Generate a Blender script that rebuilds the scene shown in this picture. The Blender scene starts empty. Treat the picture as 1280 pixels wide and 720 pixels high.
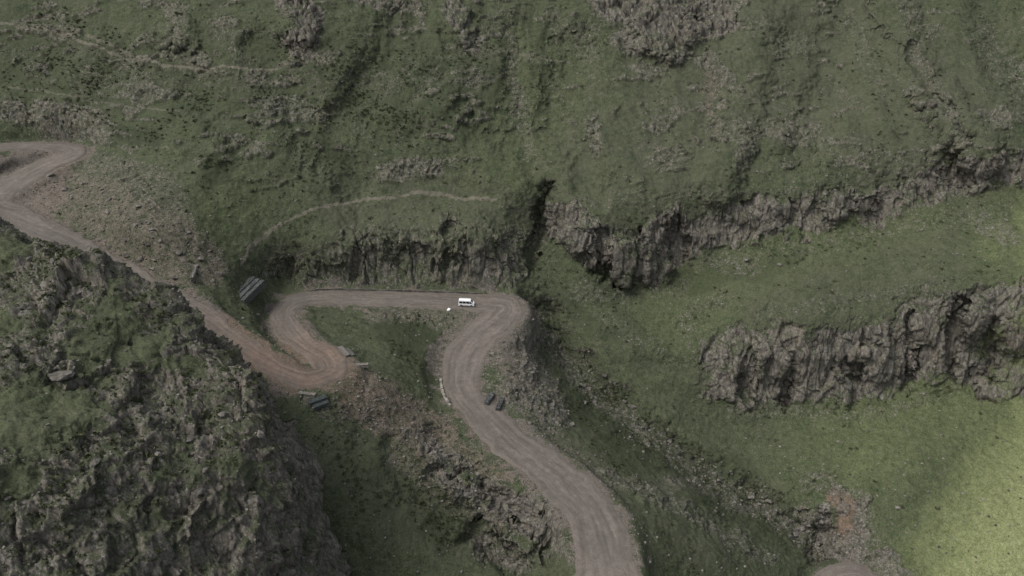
import bpy, bmesh, math, random
import numpy as np
from mathutils import Vector, Matrix
rng = np.random.default_rng(7); random.seed(7)
f32 = np.float32
C = bpy.context.scene.collection
F = 1000.0; PIT = math.radians(28); CP, SP = math.cos(PIT), math.sin(PIT); CAMZ = 210.0

# ---------------------------------------------------------------- maths helpers
def sm(x):
    x = np.clip(x, 0, 1); return x*x*(3-2*x)
def unproj(px, py, t):
    a = (px-640)/F; b = (360-py)/F
    return np.stack([a*t, (CP+b*SP)*t, (-SP+b*CP)*t+CAMZ], -1)
def t_from_z(py, z):
    b = (360-py)/F
    return z/(-SP+b*CP)
PERM = rng.permutation(256).astype(np.int32); PERM = np.concatenate([PERM]*3)
g = rng.normal(size=(256, 3)); g /= np.linalg.norm(g, axis=1)[:, None]
GX, GY, GZ = [np.ascontiguousarray(g[:, k]).astype(f32) for k in range(3)]
RX, RY, RZ, RW = [rng.random(256).astype(f32) for _ in range(4)]
def pnoise(x, y, z):
    x = x.astype(f32); y = y.astype(f32); z = z.astype(f32)
    fx = np.floor(x); fy = np.floor(y); fz = np.floor(z)
    xi = fx.astype(np.int32) & 255; yi = fy.astype(np.int32) & 255; zi = fz.astype(np.int32) & 255
    x = x-fx; y = y-fy; z = z-fz
    u = x*x*x*(x*(x*6-15)+10); v = y*y*y*(y*(y*6-15)+10); w = z*z*z*(z*(z*6-15)+10)
    xs = (PERM[xi], PERM[xi+1])
    def gr(a, b, c):
        h = PERM[PERM[xs[a]+yi+b]+zi+c]
        return GX[h]*(x-a)+GY[h]*(y-b)+GZ[h]*(z-c)
    r = []
    for c in (0, 1):
        p = gr(0, 0, c); p += u*(gr(1, 0, c)-p)
        q = gr(0, 1, c); q += u*(gr(1, 1, c)-q)
        r.append(p+v*(q-p))
    return (r[0]+w*(r[1]-r[0]))*1.5
def fbm(P, s, o, gain=.5, off=0.0, zs=1.0):
    r = 0; a = 1.0
    for k in range(o):
        q = s/(2.03**k)
        r = r+a*pnoise(P[:, 0]/q+off+k*17.3, P[:, 1]/q+off*1.7, P[:, 2]/(q*zs)+off*.6)
        a *= gain
    return r
def worley(x, y, z):
    """distance to the cell border, a random value per cell and a random tilted plane per cell (angular blocks)"""
    x = x.astype(f32); y = y.astype(f32); z = z.astype(f32)
    xi = np.floor(x).astype(np.int32); yi = np.floor(y).astype(np.int32); zi = np.floor(z).astype(np.int32)
    f1 = np.full(x.shape, 9, f32); f2 = f1.copy(); hid = np.zeros(x.shape, np.int32); tl = np.zeros(x.shape, f32)
    for dx in (-1, 0, 1):
        for dy in (-1, 0, 1):
            for dz in (-1, 0, 1):
                cx = xi+dx; cy = yi+dy; cz = zi+dz
                h = PERM[PERM[PERM[cx & 255]+(cy & 255)]+(cz & 255)]
                ax = x-cx-RX[h]; ay = y-cy-RY[h]; az = z-cz-RZ[h]
                d = ax*ax+ay*ay+az*az
                n = d < f1
                f2 = np.where(n, f1, np.minimum(f2, d)); hid = np.where(n, h, hid); f1 = np.where(n, d, f1)
                tl = np.where(n, ax*GX[h]+ay*GY[h]+az*GZ[h]*.6, tl)
    return np.minimum(np.sqrt(f2)-np.sqrt(f1), .6), RW[hid]-.5, tl
def tps(pts, vals, lam=1e-4):
    pts = np.asarray(pts, float); vals = np.asarray(vals, float); n = len(pts)
    c = pts.mean(0); s = np.abs(pts-c).max(); q = (pts-c)/s
    def phi(r2): return r2*np.log(r2+1e-12)
    K = phi(((q[:, None]-q[None])**2).sum(-1))+lam*np.eye(n)
    Pm = np.hstack([np.ones((n, 1)), q]); A = np.zeros((n+3, n+3)); A[:n, :n] = K; A[:n, n:] = Pm; A[n:, :n] = Pm.T
    w = np.linalg.solve(A, np.concatenate([vals, np.zeros(3)])).astype(f32)
    qf = q.astype(f32)
    def ev(X):
        out = np.empty(len(X), f32); Y = ((X-c)/s).astype(f32)
        for i in range(0, len(X), 60000):
            y = Y[i:i+60000]
            d = (y[:, 0:1]-qf[:, 0])**2+(y[:, 1:2]-qf[:, 1])**2
            out[i:i+60000] = phi(d)@w[:n]+w[n]+y@w[n+1:]
        return out
    return ev

# ---------------------------------------------------------------- object helpers
def tag(o, label=None, cat=None, group=None, kind=None):
    if label: o['label'] = label
    if cat: o['category'] = cat
    if group: o['group'] = group
    if kind: o['kind'] = kind
    return o
def empty(name, loc, label, cat, group=None):
    o = bpy.data.objects.new(name, None); C.objects.link(o); o.location = loc
    o.empty_display_size = .5
    return tag(o, label, cat, group)
def link(name, me, mat=None, parent=None):
    o = bpy.data.objects.new(name, me); C.objects.link(o)
    if mat and not me.materials: me.materials.append(mat)
    if parent: o.parent = parent
    return o
def bm_obj(name, bm, mat, parent=None, smooth=False):
    bmesh.ops.recalc_face_normals(bm, faces=bm.faces)
    me = bpy.data.meshes.new(name); bm.to_mesh(me); bm.free()
    for p in me.polygons: p.use_smooth = smooth
    return link(name, me, mat, parent)
def np_mesh(name, co, faces, smooth=True):
    me = bpy.data.meshes.new(name); co = np.ascontiguousarray(co, f32); n, k = faces.shape
    me.vertices.add(len(co)); me.vertices.foreach_set('co', co.ravel())
    me.loops.add(n*k); me.loops.foreach_set('vertex_index', np.ascontiguousarray(faces, np.int32).ravel())
    me.polygons.add(n); me.polygons.foreach_set('loop_start', np.arange(0, n*k, k, dtype=np.int32))
    me.update(calc_edges=True)
    if not smooth:
        me.polygons.foreach_set('use_smooth', np.zeros(n, bool))
    return me
def grid_faces(V, U):
    i = np.arange(V*U, dtype=np.int32).reshape(V, U)
    return np.stack([i[:-1, :-1], i[1:, :-1], i[1:, 1:], i[:-1, 1:]], -1).reshape(-1, 4)
def set_col(me, name, arr):
    a = me.attributes.new(name, 'FLOAT_COLOR', 'POINT')
    a.data.foreach_set('color', np.ascontiguousarray(arr, f32).ravel())
def grid_normals(P):
    du = np.gradient(P, axis=1); dv = np.gradient(P, axis=0)
    n = np.cross(dv, du); n /= np.linalg.norm(n, axis=-1, keepdims=True)+1e-9
    return n.astype(f32)

# ---------------------------------------------------------------- materials
class NT:
    def __init__(s, name):
        s.m = bpy.data.materials.new(name); s.m.use_nodes = True; s.t = s.m.node_tree
        s.b = s.t.nodes['Principled BSDF']; s.b.inputs['Roughness'].default_value = .95
        s.b.inputs['Specular IOR Level'].default_value = .15
    def n(s, ty, **kw):
        o = s.t.nodes.new(ty)
        for k, v in kw.items(): setattr(o, k, v)
        return o
    def l(s, a, b): s.t.links.new(a, b)
    def inp(s, sock, v):
        if hasattr(v, 'is_output'): s.l(v, sock)
        else: sock.default_value = v
    def noise(s, vec, scale, detail=5, rough=.6):
        o = s.n('ShaderNodeTexNoise'); s.l(vec, o.inputs['Vector'])
        o.inputs['Scale'].default_value = scale; o.inputs['Detail'].default_value = detail; o.inputs['Roughness'].default_value = rough
        return o.outputs['Fac']
    def math(s, op, a, b=0.0, c=None, clamp=False):
        o = s.n('ShaderNodeMath', operation=op, use_clamp=clamp); s.inp(o.inputs[0], a); s.inp(o.inputs[1], b)
        if c is not None: s.inp(o.inputs[2], c)
        return o.outputs[0]
    def ramp(s, fac, stops):
        o = s.n('ShaderNodeValToRGB'); s.l(fac, o.inputs[0]); e = o.color_ramp.elements
        while len(e) < len(stops): e.new(.5)
        for k, (p, c) in enumerate(stops): e[k].position = p; e[k].color = (*c, 1)
        return o.outputs[0]
    def mix(s, fac, a, b, bt='MIX'):
        o = s.n('ShaderNodeMix', data_type='RGBA', blend_type=bt); s.inp(o.inputs[0], fac)
        s.inp(o.inputs[6], a if hasattr(a, 'is_output') else (*a, 1)); s.inp(o.inputs[7], b if hasattr(b, 'is_output') else (*b, 1))
        return o.outputs[2]
    def mapping(s, vec, sc):
        o = s.n('ShaderNodeMapping'); s.l(vec, o.inputs[0]); o.inputs['Scale'].default_value = sc
        return o.outputs[0]
    def bump(s, h, strength, dist):
        o = s.n('ShaderNodeBump'); s.l(h, o.inputs['Height']); o.inputs['Strength'].default_value = strength; o.inputs['Distance'].default_value = dist
        s.l(o.outputs[0], s.b.inputs['Normal'])
    def base(s, c): s.inp(s.b.inputs['Base Color'], c if hasattr(c, 'is_output') else (*c, 1))

ROCK = [(.30, (.058, .053, .045)), (.45, (.110, .101, .086)), (.57, (.163, .151, .130)), (.72, (.275, .256, .224))]
DIRT = [(.3, (.072, .061, .050)), (.5, (.118, .102, .086)), (.7, (.19, .168, .145))]
def terrain_material(name):
    T = NT(name); tc = T.n('ShaderNodeTexCoord').outputs['Object']
    a1 = T.n('ShaderNodeAttribute', attribute_name='mask'); a2 = T.n('ShaderNodeAttribute', attribute_name='mask2')
    s1 = T.n('ShaderNodeSeparateColor'); T.l(a1.outputs['Color'], s1.inputs[0]); rock, dirt, path = s1.outputs[:3]; lush_sun = a1.outputs['Alpha']
    s2 = T.n('ShaderNodeSeparateColor'); T.l(a2.outputs['Color'], s2.inputs[0]); dark, red, dry = s2.outputs[:3]
    nL = T.noise(tc, .045, 4, .6); nA = T.noise(tc, .16, 6, .65); nB = T.noise(tc, .55, 6, .7); nC = T.noise(tc, 2.2, 4, .7)
    nS = T.noise(tc, .30, 5, .75)
    mixn = T.math('MULTIPLY_ADD', nC, .45, T.math('MULTIPLY_ADD', nB, .35, T.math('MULTIPLY', nS, .2)))
    grass = T.ramp(mixn, [(.36, (.020, .025, .014)), (.46, (.045, .055, .030)), (.54, (.069, .079, .045)), (.66, (.120, .127, .082))])
    dryf = T.math('MULTIPLY_ADD', T.math('SUBTRACT', nA, .45), 2.6, dry, clamp=True)
    grass = T.mix(T.math('MULTIPLY', dryf, .55), grass, (.086, .084, .059))
    lush_sunc = T.ramp(mixn, [(.36, (.036, .050, .020)), (.5, (.083, .102, .045)), (.66, (.140, .155, .074))])
    lf = T.math('MULTIPLY_ADD', T.math('SUBTRACT', nA, .5), .25, lush_sun)
    grass = T.mix(T.math('MULTIPLY', lf, 1.3, clamp=True), grass, lush_sunc)
    bright = T.ramp(mixn, [(.36, (.085, .100, .040)), (.5, (.195, .212, .098)), (.64, (.32, .325, .175))])  # sunlit tones: the patch of sun is put into the grass colour
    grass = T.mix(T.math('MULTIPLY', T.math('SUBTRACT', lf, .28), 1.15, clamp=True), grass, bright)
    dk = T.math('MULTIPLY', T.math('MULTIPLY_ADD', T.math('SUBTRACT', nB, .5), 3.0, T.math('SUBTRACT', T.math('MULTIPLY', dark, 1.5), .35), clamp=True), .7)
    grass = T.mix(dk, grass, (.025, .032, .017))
    mp = T.mapping(tc, (1, 1, .25))
    nR = T.noise(mp, .7, 8, .72)
    rk = T.ramp(nR, ROCK)
    rk = T.mix(T.math('MULTIPLY', T.math('MULTIPLY_ADD', T.math('SUBTRACT', nL, .45), 3.0, .2, clamp=True), .3), rk, (.148, .122, .095))
    st = T.noise(T.mapping(tc, (1, 1, .07)), .32, 5, .7)
    rk = T.mix(T.math('MULTIPLY', T.math('MULTIPLY', T.math('SUBTRACT', st, .52), 7.0, clamp=True), .5), rk, (.215, .180, .138))
    rk = T.mix(T.math('MULTIPLY', T.math('MULTIPLY', T.math('SUBTRACT', .44, st), 7.0, clamp=True), .5), rk, (.054, .050, .044))
    rk = T.mix(T.math('MULTIPLY', T.math('MULTIPLY_ADD', T.math('SUBTRACT', nA, .48), 4.0, 0.0, clamp=True), .35), rk, (.076, .080, .050))
    rk = T.mix(T.math('MULTIPLY', T.math('SUBTRACT', T.noise(tc, 1.1, 6, .75), .56), 7.0, clamp=True), rk, (.265, .252, .222))
    vo = T.n('ShaderNodeTexVoronoi', feature='DISTANCE_TO_EDGE'); T.l(mp, vo.inputs['Vector']); vo.inputs['Scale'].default_value = .55
    cr = T.math('MULTIPLY_ADD', vo.outputs['Distance'], 5.0, .55, clamp=True)
    rk = T.mix(1.0, rk, cr, 'MULTIPLY')
    dt = T.ramp(T.math('MULTIPLY_ADD', nC, .6, T.math('MULTIPLY', nB, .4)), DIRT)
    dt = T.mix(red, dt, T.mix(1.0, dt, (1.16, .95, .81), 'MULTIPLY'))
    jit = T.math('MULTIPLY_ADD', T.math('SUBTRACT', nB, .5), 1.1, T.math('MULTIPLY_ADD', T.math('SUBTRACT', nC, .5), .8, T.math('MULTIPLY', T.math('SUBTRACT', nS, .5), .6)))
    def fac(mk, th, k): return T.math('MULTIPLY', T.math('SUBTRACT', T.math('ADD', mk, jit), th), k, clamp=True)
    c = T.mix(fac(dirt, .45, 2.6), grass, dt)
    c = T.mix(fac(rock, .47, 3.0), c, rk)
    c = T.mix(T.math('MULTIPLY', fac(path, .42, 2.2), .75), c, (.155, .139, .110))
    T.base(c)
    T.bump(T.math('ADD', T.math('MULTIPLY', nR, 1.0), nC), .65, .4)
    return T.m
M_TERR = terrain_material('hillside_ground')
def rock_material(name, k=(1, 1, 1), sc=1.3):
    T = NT(name); tc = T.n('ShaderNodeTexCoord').outputs['Object']; oi = T.n('ShaderNodeObjectInfo')
    nR = T.noise(tc, sc, 8, .7)
    c = T.ramp(nR, [(p, tuple(x*q for x, q in zip(col, k))) for p, col in [(.28, (.05, .047, .040)), (.5, (.122, .112, .097)), (.72, (.22, .205, .18))]])
    v = T.math('MULTIPLY_ADD', oi.outputs['Random'], .6, .7)
    T.base(T.mix(1.0, c, v, 'MULTIPLY')); T.bump(nR, .6, .15)
    return T.m
M_BOULDER = rock_material('weathered_rock'); M_PALE = rock_material('pale_rock', (1.5, 1.5, 1.5)); M_GABION = rock_material('gabion_stone', (.58, .65, .70), 3.0)
M_TEAL = rock_material('blue_grey_stone', (.58, .74, .80), 3.0); M_TAN = rock_material('tan_stone', (1.15, 1.13, 1.08), 3.0)
def road_material():
    T = NT('gravel_road'); tc = T.n('ShaderNodeTexCoord'); uv = T.n('ShaderNodeUVMap'); uv.uv_map = 'UVMap'
    o = tc.outputs['Object']; nA = T.noise(o, .10, 5, .6); nB = T.noise(o, .6, 5, .65); nC = T.noise(o, 3.0, 4, .7)
    c = T.ramp(T.math('MULTIPLY_ADD', nC, .5, T.math('MULTIPLY', nB, .5)), [(.32, (.084, .075, .065)), (.5, (.130, .117, .102)), (.68, (.190, .173, .154))])
    red = T.n('ShaderNodeAttribute', attribute_name='red').outputs['Fac']
    c = T.mix(red, c, T.mix(1.0, c, (1.24, .99, .87), 'MULTIPLY'))
    c = T.mix(T.math('MULTIPLY_ADD', T.math('SUBTRACT', nA, .5), 2.0, .25, clamp=True), c, (.095, .086, .076))
    st = T.noise(T.mapping(uv.outputs[0], (9, .05, 1)), 1.0, 3, .6)
    c = T.mix(1.0, c, T.math('MULTIPLY_ADD', st, 1.3, .35), 'MULTIPLY')
    # shoulders: darker rough gravel
    sx = T.n('ShaderNodeSeparateXYZ'); T.l(uv.outputs[0], sx.inputs[0])
    ed = T.math('MULTIPLY', T.math('ABSOLUTE', T.math('SUBTRACT', sx.outputs[0], .5)), 2.0)
    ef = T.math('MULTIPLY', T.math('SUBTRACT', T.math('ADD', ed, T.math('MULTIPLY', T.math('SUBTRACT', nB, .5), 1.1)), .68), 3.0, clamp=True)
    dt = T.ramp(T.math('MULTIPLY_ADD', nC, .6, T.math('MULTIPLY', nB, .4)), DIRT)
    c = T.mix(T.math('MULTIPLY', ef, .85), c, dt)
    T.base(c); T.bump(T.math('ADD', nC, st), .5, .12)
    return T.m
M_ROAD = road_material()
def scrub_material():
    T = NT('heath_scrub'); gi = T.n('ShaderNodeNewGeometry'); tc = T.n('ShaderNodeTexCoord').outputs['Object']
    c = T.ramp(gi.outputs['Random Per Island'], [(0, (.028, .035, .018)), (.5, (.048, .057, .029)), (.85, (.082, .090, .045)), (1, (.12, .118, .066))])
    c = T.mix(T.math('MULTIPLY_ADD', T.math('SUBTRACT', T.noise(tc, .08, 3), .5), 2.0, .3, clamp=True), c, (.058, .066, .035))
    T.base(c); return T.m
M_SCRUB = scrub_material()
def rubble_material():
    T = NT('rubble_stone'); gi = T.n('ShaderNodeNewGeometry'); tc = T.n('ShaderNodeTexCoord').outputs['Object']
    c = T.ramp(gi.outputs['Random Per Island'], [(0, (.052, .047, .040)), (.5, (.108, .099, .086)), (1, (.20, .184, .16))])
    T.base(T.mix(1.0, c, T.math('MULTIPLY_ADD', T.noise(tc, 2.0), .8, .6), 'MULTIPLY')); return T.m
M_RUBBLE = rubble_material()
def plain(name, col, rough=.5, spec=.5, var=.15, metal=0):
    T = NT(name); tc = T.n('ShaderNodeTexCoord').outputs['Object']
    v = T.math('MULTIPLY_ADD', T.noise(tc, 2.0, 4), var*2, 1-var)
    T.base(T.mix(1.0, col, v, 'MULTIPLY')); T.b.inputs['Roughness'].default_value = rough; T.b.inputs['Specular IOR Level'].default_value = spec
    T.b.inputs['Metallic'].default_value = metal
    return T.m
M_WHITE = plain('white_paint', (.80, .80, .79), .35, .5, .05); M_GLASS = plain('dark_glass', (.012, .014, .016), .08, .6, .1)
M_TYRE = plain('rubber', (.02, .02, .02), .85, .3); M_RIM = plain('wheel_metal', (.35, .35, .36), .4, .5, .1, .8)
M_TRIM = plain('black_plastic', (.03, .03, .03), .6); M_LAMP = plain('lamp_lens', (.7, .7, .68), .1); M_RED = plain('red_lens', (.35, .02, .015), .15)
M_WIRE = plain('galvanised_wire', (.13, .14, .15), .5, .5, .1, .5)

# ---------------------------------------------------------------- road centrelines (x px, y px, height, width m)
ROAD = [(772, 800, -167, 16), (765, 745, -164.3, 16), (760, 715, -162.7, 16), (750, 670, -160.3, 16), (735, 635, -158.2, 15.5), (702, 600, -156, 15), (650, 560, -153.5, 14.5),
        (606, 520, -151, 13.5), (578, 485, -148.8, 12.5), (582, 445, -146.3, 13.5), (604, 416, -144.8, 14.5), (629, 394, -143.8, 15), (630, 381, -143.2, 14), (594, 377.5, -142.8, 13),
        (560, 376, -142.4, 12), (520, 374, -141.7, 11.5), (480, 373, -141, 11.5), (440, 372, -140.3, 11.5), (400, 372, -139.6, 11.5), (368, 376, -138.8, 10.5), (354, 389, -137.8, 9.5), (360, 410, -136.6, 9), (382, 432, -135.3, 9.5),
        (407, 448, -134, 11), (411, 463, -132.5, 11.5), (386, 472, -130.9, 11), (350, 461, -129, 9.5), (308, 434, -126.6, 9), (266, 404, -124, 9), (222, 376, -121, 9), (170, 346, -117.8, 9.5),
        (120, 320, -114.6, 10), (60, 291, -110.8, 12.5), (0, 266, -107.4, 17), (-28, 253, -105.8, 18), (0, 237, -104.5, 17), (48, 211, -102, 14.5), (88, 193, -99.8, 13), (70, 183.5, -98.7, 11),
        (0, 184, -97, 10), (-80, 190, -94.5, 9), (-200, 195, -91, 9)]
ROAD2 = [(1010, 790, -209, 7), (1030, 735, -204.5, 7.5), (1050, 716, -202.8, 8), (1074, 716, -202.5, 8), (1096, 742, -204, 8), (1120, 790, -206, 7)]
def centreline(R):
    p = np.array(R, float); t = t_from_z(p[:, 1], p[:, 2]); W = unproj(p[:, 0], p[:, 1], t)
    D = np.hstack([W, p[:, 3:4]]); out = []
    E = np.vstack([2*D[0]-D[1], D, 2*D[-1]-D[-2]])
    for i in range(1, len(E)-2):
        s = np.linspace(0, 1, 40, endpoint=False)[:, None]; a, b, c, d = E[i-1:i+3]
        out.append(.5*(2*b+(c-a)*s+(2*a-5*b+4*c-d)*s*s+(3*b-a-3*c+d)*s**3))
    q = np.vstack(out+[E[-2:-1]]); L = np.concatenate([[0], np.cumsum(np.linalg.norm(np.diff(q[:, :2], axis=0), axis=1))])
    Lr = np.arange(0, L[-1], 1.2)
    return np.stack([np.interp(Lr, L, q[:, k]) for k in range(4)], -1), t
RS1, RT1 = centreline(ROAD); RS2, RT2 = centreline(ROAD2); RS = np.vstack([RS1, RS2])

# ---------------------------------------------------------------- main hillside sheet
CTRL = """400 720 208;500 720 211;600 720 216;400 900 195;762 900 191;1300 900 250;0 900 178;-320 920 165;1040 900 238;900 900 217;1600 920 235
850 720 226;950 720 244;1150 720 257;1280 720 252;1280 600 272;1150 600 272;1100 560 281;1000 570 283
668 388 304;700 440 302;760 500 290;850 575 276;930 625 272;1000 665 270
700 560 245;750 540 266;655 450 272;690 480 275;800 620 234;860 640 243;900 690 238
500 430 264;540 450 262.5;470 480 238;520 520 241;440 540 224.5;500 580 226;570 560 236;600 620 230.5;660 680 224;550 680 218;450 640 212;380 560 213;330 500 221
200 500 216;0 500 207;100 400 247;0 350 254;200 720 195;0 720 182
550 360 300;450 357 299;350 348 296;250 330 266;300 340 276;340 330 291;150 270 271;200 230 285;120 230 292;300 260 289;190 290 265
550 305 298;450 305 297;630 305 302;550 270 306;450 270 304;640 270 312;672 290 318;640 350 303;400 310 294
790 362 316;720 360 310;690 330 314;770 272 307;720 270 309;840 282 312;880 400 306;900 350 312;800 440 298;750 420 300
900 315 318;1000 290 316;1100 270 318;1200 240 322;1280 245 319;900 268 315;1000 250 314;1100 235 316;1200 195 319;1280 180 319
890 505 296;1000 512 297;1100 500 297;1180 470 297;1220 460 296;1280 505 289;890 425 299;1000 402 292;1080 400 293;1180 365 290;1230 350 289;1280 340 286
1000 350 303;1100 330 304;1200 300 304;1280 290 305
0 0 343;150 0 340;300 0 332;450 0 340;600 0 349;800 0 356;1000 0 364;1280 0 362;0 130 320;150 130 316;300 150 306;550 150 323;800 150 328;1000 130 336;1280 100 339;420 150 312;680 150 328
600 -320 420;0 -320 405;1280 -320 445;300 -320 400;-320 0 338;-320 -320 400;-320 184 305;-320 350 250;-320 600 198;1600 0 366;1600 -320 445;1600 200 322;1600 340 283;1600 500 280;1600 720 245"""
cp = [tuple(map(float, s.split())) for l in CTRL.split('\n') for s in l.split(';')]
pts = [(a, b) for a, b, _ in cp]+[(r[0], r[1]) for r in ROAD]+[(r[0], r[1]) for r in ROAD2]
vals = [c for *_, c in cp]+list(RT1)+list(RT2)
ev = tps(pts, vals)
us = np.concatenate([np.arange(-320, -20, 5), np.arange(-20, 1300, 1.0), np.arange(1300, 1601, 5)]).astype(f32)
vs = np.concatenate([np.arange(-320, -12, 5), np.arange(-12, 734, 1.0), np.arange(734, 921, 5)]).astype(f32)
U, V = np.meshgrid(us, vs); nV, nU = U.shape
uv = np.stack([U.ravel(), V.ravel()], -1)
T0 = ev(uv).reshape(nV, nU)
z0 = np.zeros(nV*nU, f32)
UW = U+(9*pnoise(uv[:, 0]/30, uv[:, 1]/30, z0+3.3)+5*pnoise(uv[:, 0]/11, uv[:, 1]/11, z0+8.1)+2.5*pnoise(uv[:, 0]/4, uv[:, 1]/4, z0+1.7)).reshape(nV, nU)
VW = V+(9*pnoise(uv[:, 0]/30, uv[:, 1]/30, z0+13.3)+5*pnoise(uv[:, 0]/11, uv[:, 1]/11, z0+18.1)+2.5*pnoise(uv[:, 0]/4, uv[:, 1]/4, z0+11.7)).reshape(nV, nU)
def acc(dst, pts, r, soft, amt=1.0, mode='max', warp=1.0):
    p = np.array(pts, float); m = r+soft+18*max(1, warp)
    j0, j1 = np.searchsorted(us, [p[:, 0].min()-m, p[:, 0].max()+m]); i0, i1 = np.searchsorted(vs, [p[:, 1].min()-m, p[:, 1].max()+m])
    a = U[i0:i1, j0:j1]+warp*(UW[i0:i1, j0:j1]-U[i0:i1, j0:j1]); b = V[i0:i1, j0:j1]+warp*(VW[i0:i1, j0:j1]-V[i0:i1, j0:j1]); d = np.full(a.shape, 1e9, f32)
    if len(p) == 1: d = np.hypot(a-p[0, 0], b-p[0, 1])
    for k in range(len(p)-1):
        e = p[k+1]-p[k]; h = np.clip(((a-p[k, 0])*e[0]+(b-p[k, 1])*e[1])/(e@e), 0, 1)
        d = np.minimum(d, np.hypot(a-p[k, 0]-h*e[0], b-p[k, 1]-h*e[1]))
    w = amt*sm((r+soft-d)/soft)
    if mode == 'max': dst[i0:i1, j0:j1] = np.maximum(dst[i0:i1, j0:j1], w)
    else: dst[i0:i1, j0:j1] += w
Z = lambda: np.zeros((nV, nU), f32)
STREAM = [(664, 390), (690, 430), (722, 470), (760, 502), (800, 540), (850, 578), (905, 612), (950, 640), (1005, 668), (1030, 695)]
# gullies (+ = farther from the viewer) and ribs
for pt, r, s, a in [([(684, 238), (675, 290), (666, 335)], 1, 13, 6), ([(562, 285), (556, 350)], 1, 9, 2), ([(447, 305), (444, 352)], 1, 9, 1.8), ([(640, 40), (645, 160)], 1, 20, 2.5), ([(500, 300), (498, 350)], 1, 9, 1.6),
                    (STREAM, 4, 32, 6.5), ([(745, 338), (770, 352)], 3, 10, 6), ([(845, 285), (848, 350)], 4, 14, 4), ([(1062, 460), (1066, 498)], 4, 12, 4),
                    ([(1195, 375), (1190, 465)], 3, 10, 4), ([(930, 480), (940, 505)], 3, 12, 3.5), ([(1240, 400), (1235, 470)], 3, 10, 3.5), ([(985, 485), (985, 505)], 4, 10, 3.5), ([(1140, 400), (1135, 490)], 2, 9, 3), ([(1190, 190), (1195, 225)], 5, 14, 3.5),
                    ([(1032, 660), (1018, 705)], 4, 16, 4), ([(790, 325)], 20, 24, -5), ([(725, 300)], 12, 20, -5), ([(830, 30)], 28, 30, -7), ([(375, 30)], 14, 18, -4), ([(222, 40)], 12, 22, -3), ([(578, 30)], 12, 20, -3), ([(1040, 262), (1090, 250)], 8, 14, -3), ([(1100, 455)], 12, 22, -3), ([(970, 450)], 12, 25, -3), ([(1215, 400)], 8, 20, -4), ([(1275, 420)], 12, 25, -3),
                    ([(690, 655), (695, 690)], 6, 12, 5), ([(545, 590), (575, 600)], 5, 10, 3), ([(520, 0), (480, 60), (430, 150)], 4, 35, 4.5), ([(220, 70), (245, 100), (300, 170)], 5, 35, 4), ([(1060, 0), (1040, 90), (1000, 200)], 5, 35, 5), ([(330, 395), (350, 425)], 2, 9, -1.5),
                    ([(560, 600), (610, 640), (650, 680)], 6, 14, -3), ([(590, 665), (640, 705)], 4, 16, 4), ([(540, 545), (600, 600)], 4, 14, 2.5), ([(480, 560), (520, 620)], 4, 16, 2), ([(560, 560), (590, 590), (640, 620)], 3, 9, -1.5),
                    ([(950, 20), (930, 120), (900, 230)], 8, 35, -5), ([(1110, 0), (1160, 110), (1230, 190)], 8, 30, -5), ([(480, 290), (600, 285)], 10, 30, -3), ([(1140, 60), (1170, 130), (1215, 175)], 2, 14, 3.5), ([(540, 130), (640, 230)], 8, 35, -4), ([(330, 60), (400, 180), (440, 230)], 5, 35, 3.5), ([(720, 60), (700, 140), (740, 230)], 4, 35, 4), ([(1230, 0), (1250, 80), (1290, 140)], 5, 30, 4), ([(120, 60), (60, 150)], 6, 30, -3)]:
    acc(T0, pt, r, s, a, 'add')
P = unproj(U, V, T0).astype(f32)
# road bed
flatP = P.reshape(-1, 3)
def road_query(X, Y, S):
    de = np.full(len(X), 99, f32); zz = np.zeros(len(X), f32); S = S.astype(f32)
    c = S[::8]; near = np.zeros(len(X), bool)
    for i in range(0, len(X), 100000):
        near[i:i+100000] = ((X[i:i+100000, None]-c[:, 0])**2+(Y[i:i+100000, None]-c[:, 1])**2).min(1) < 28**2
    idx = np.nonzero(near)[0]
    for i in range(0, len(idx), 40000):
        k = idx[i:i+40000]
        d2 = (X[k, None]-S[:, 0])**2+(Y[k, None]-S[:, 1])**2
        de[k] = (np.sqrt(d2)-S[:, 3]/2).min(1)
        w = np.exp(-(d2-d2.min(1, keepdims=True))/14.0); zz[k] = (w@S[:, 2])/w.sum(1)
    return de, zz
DE, RZz = road_query(flatP[:, 0], flatP[:, 1], RS)
bl = sm((6.5-DE)/5.7)
P.reshape(-1, 3)[:, 2] = flatP[:, 2]*(1-bl)+(RZz-.14)*bl
N0 = grid_normals(P); flatP = P.reshape(-1, 3); n0 = N0.reshape(-1, 3)
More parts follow.
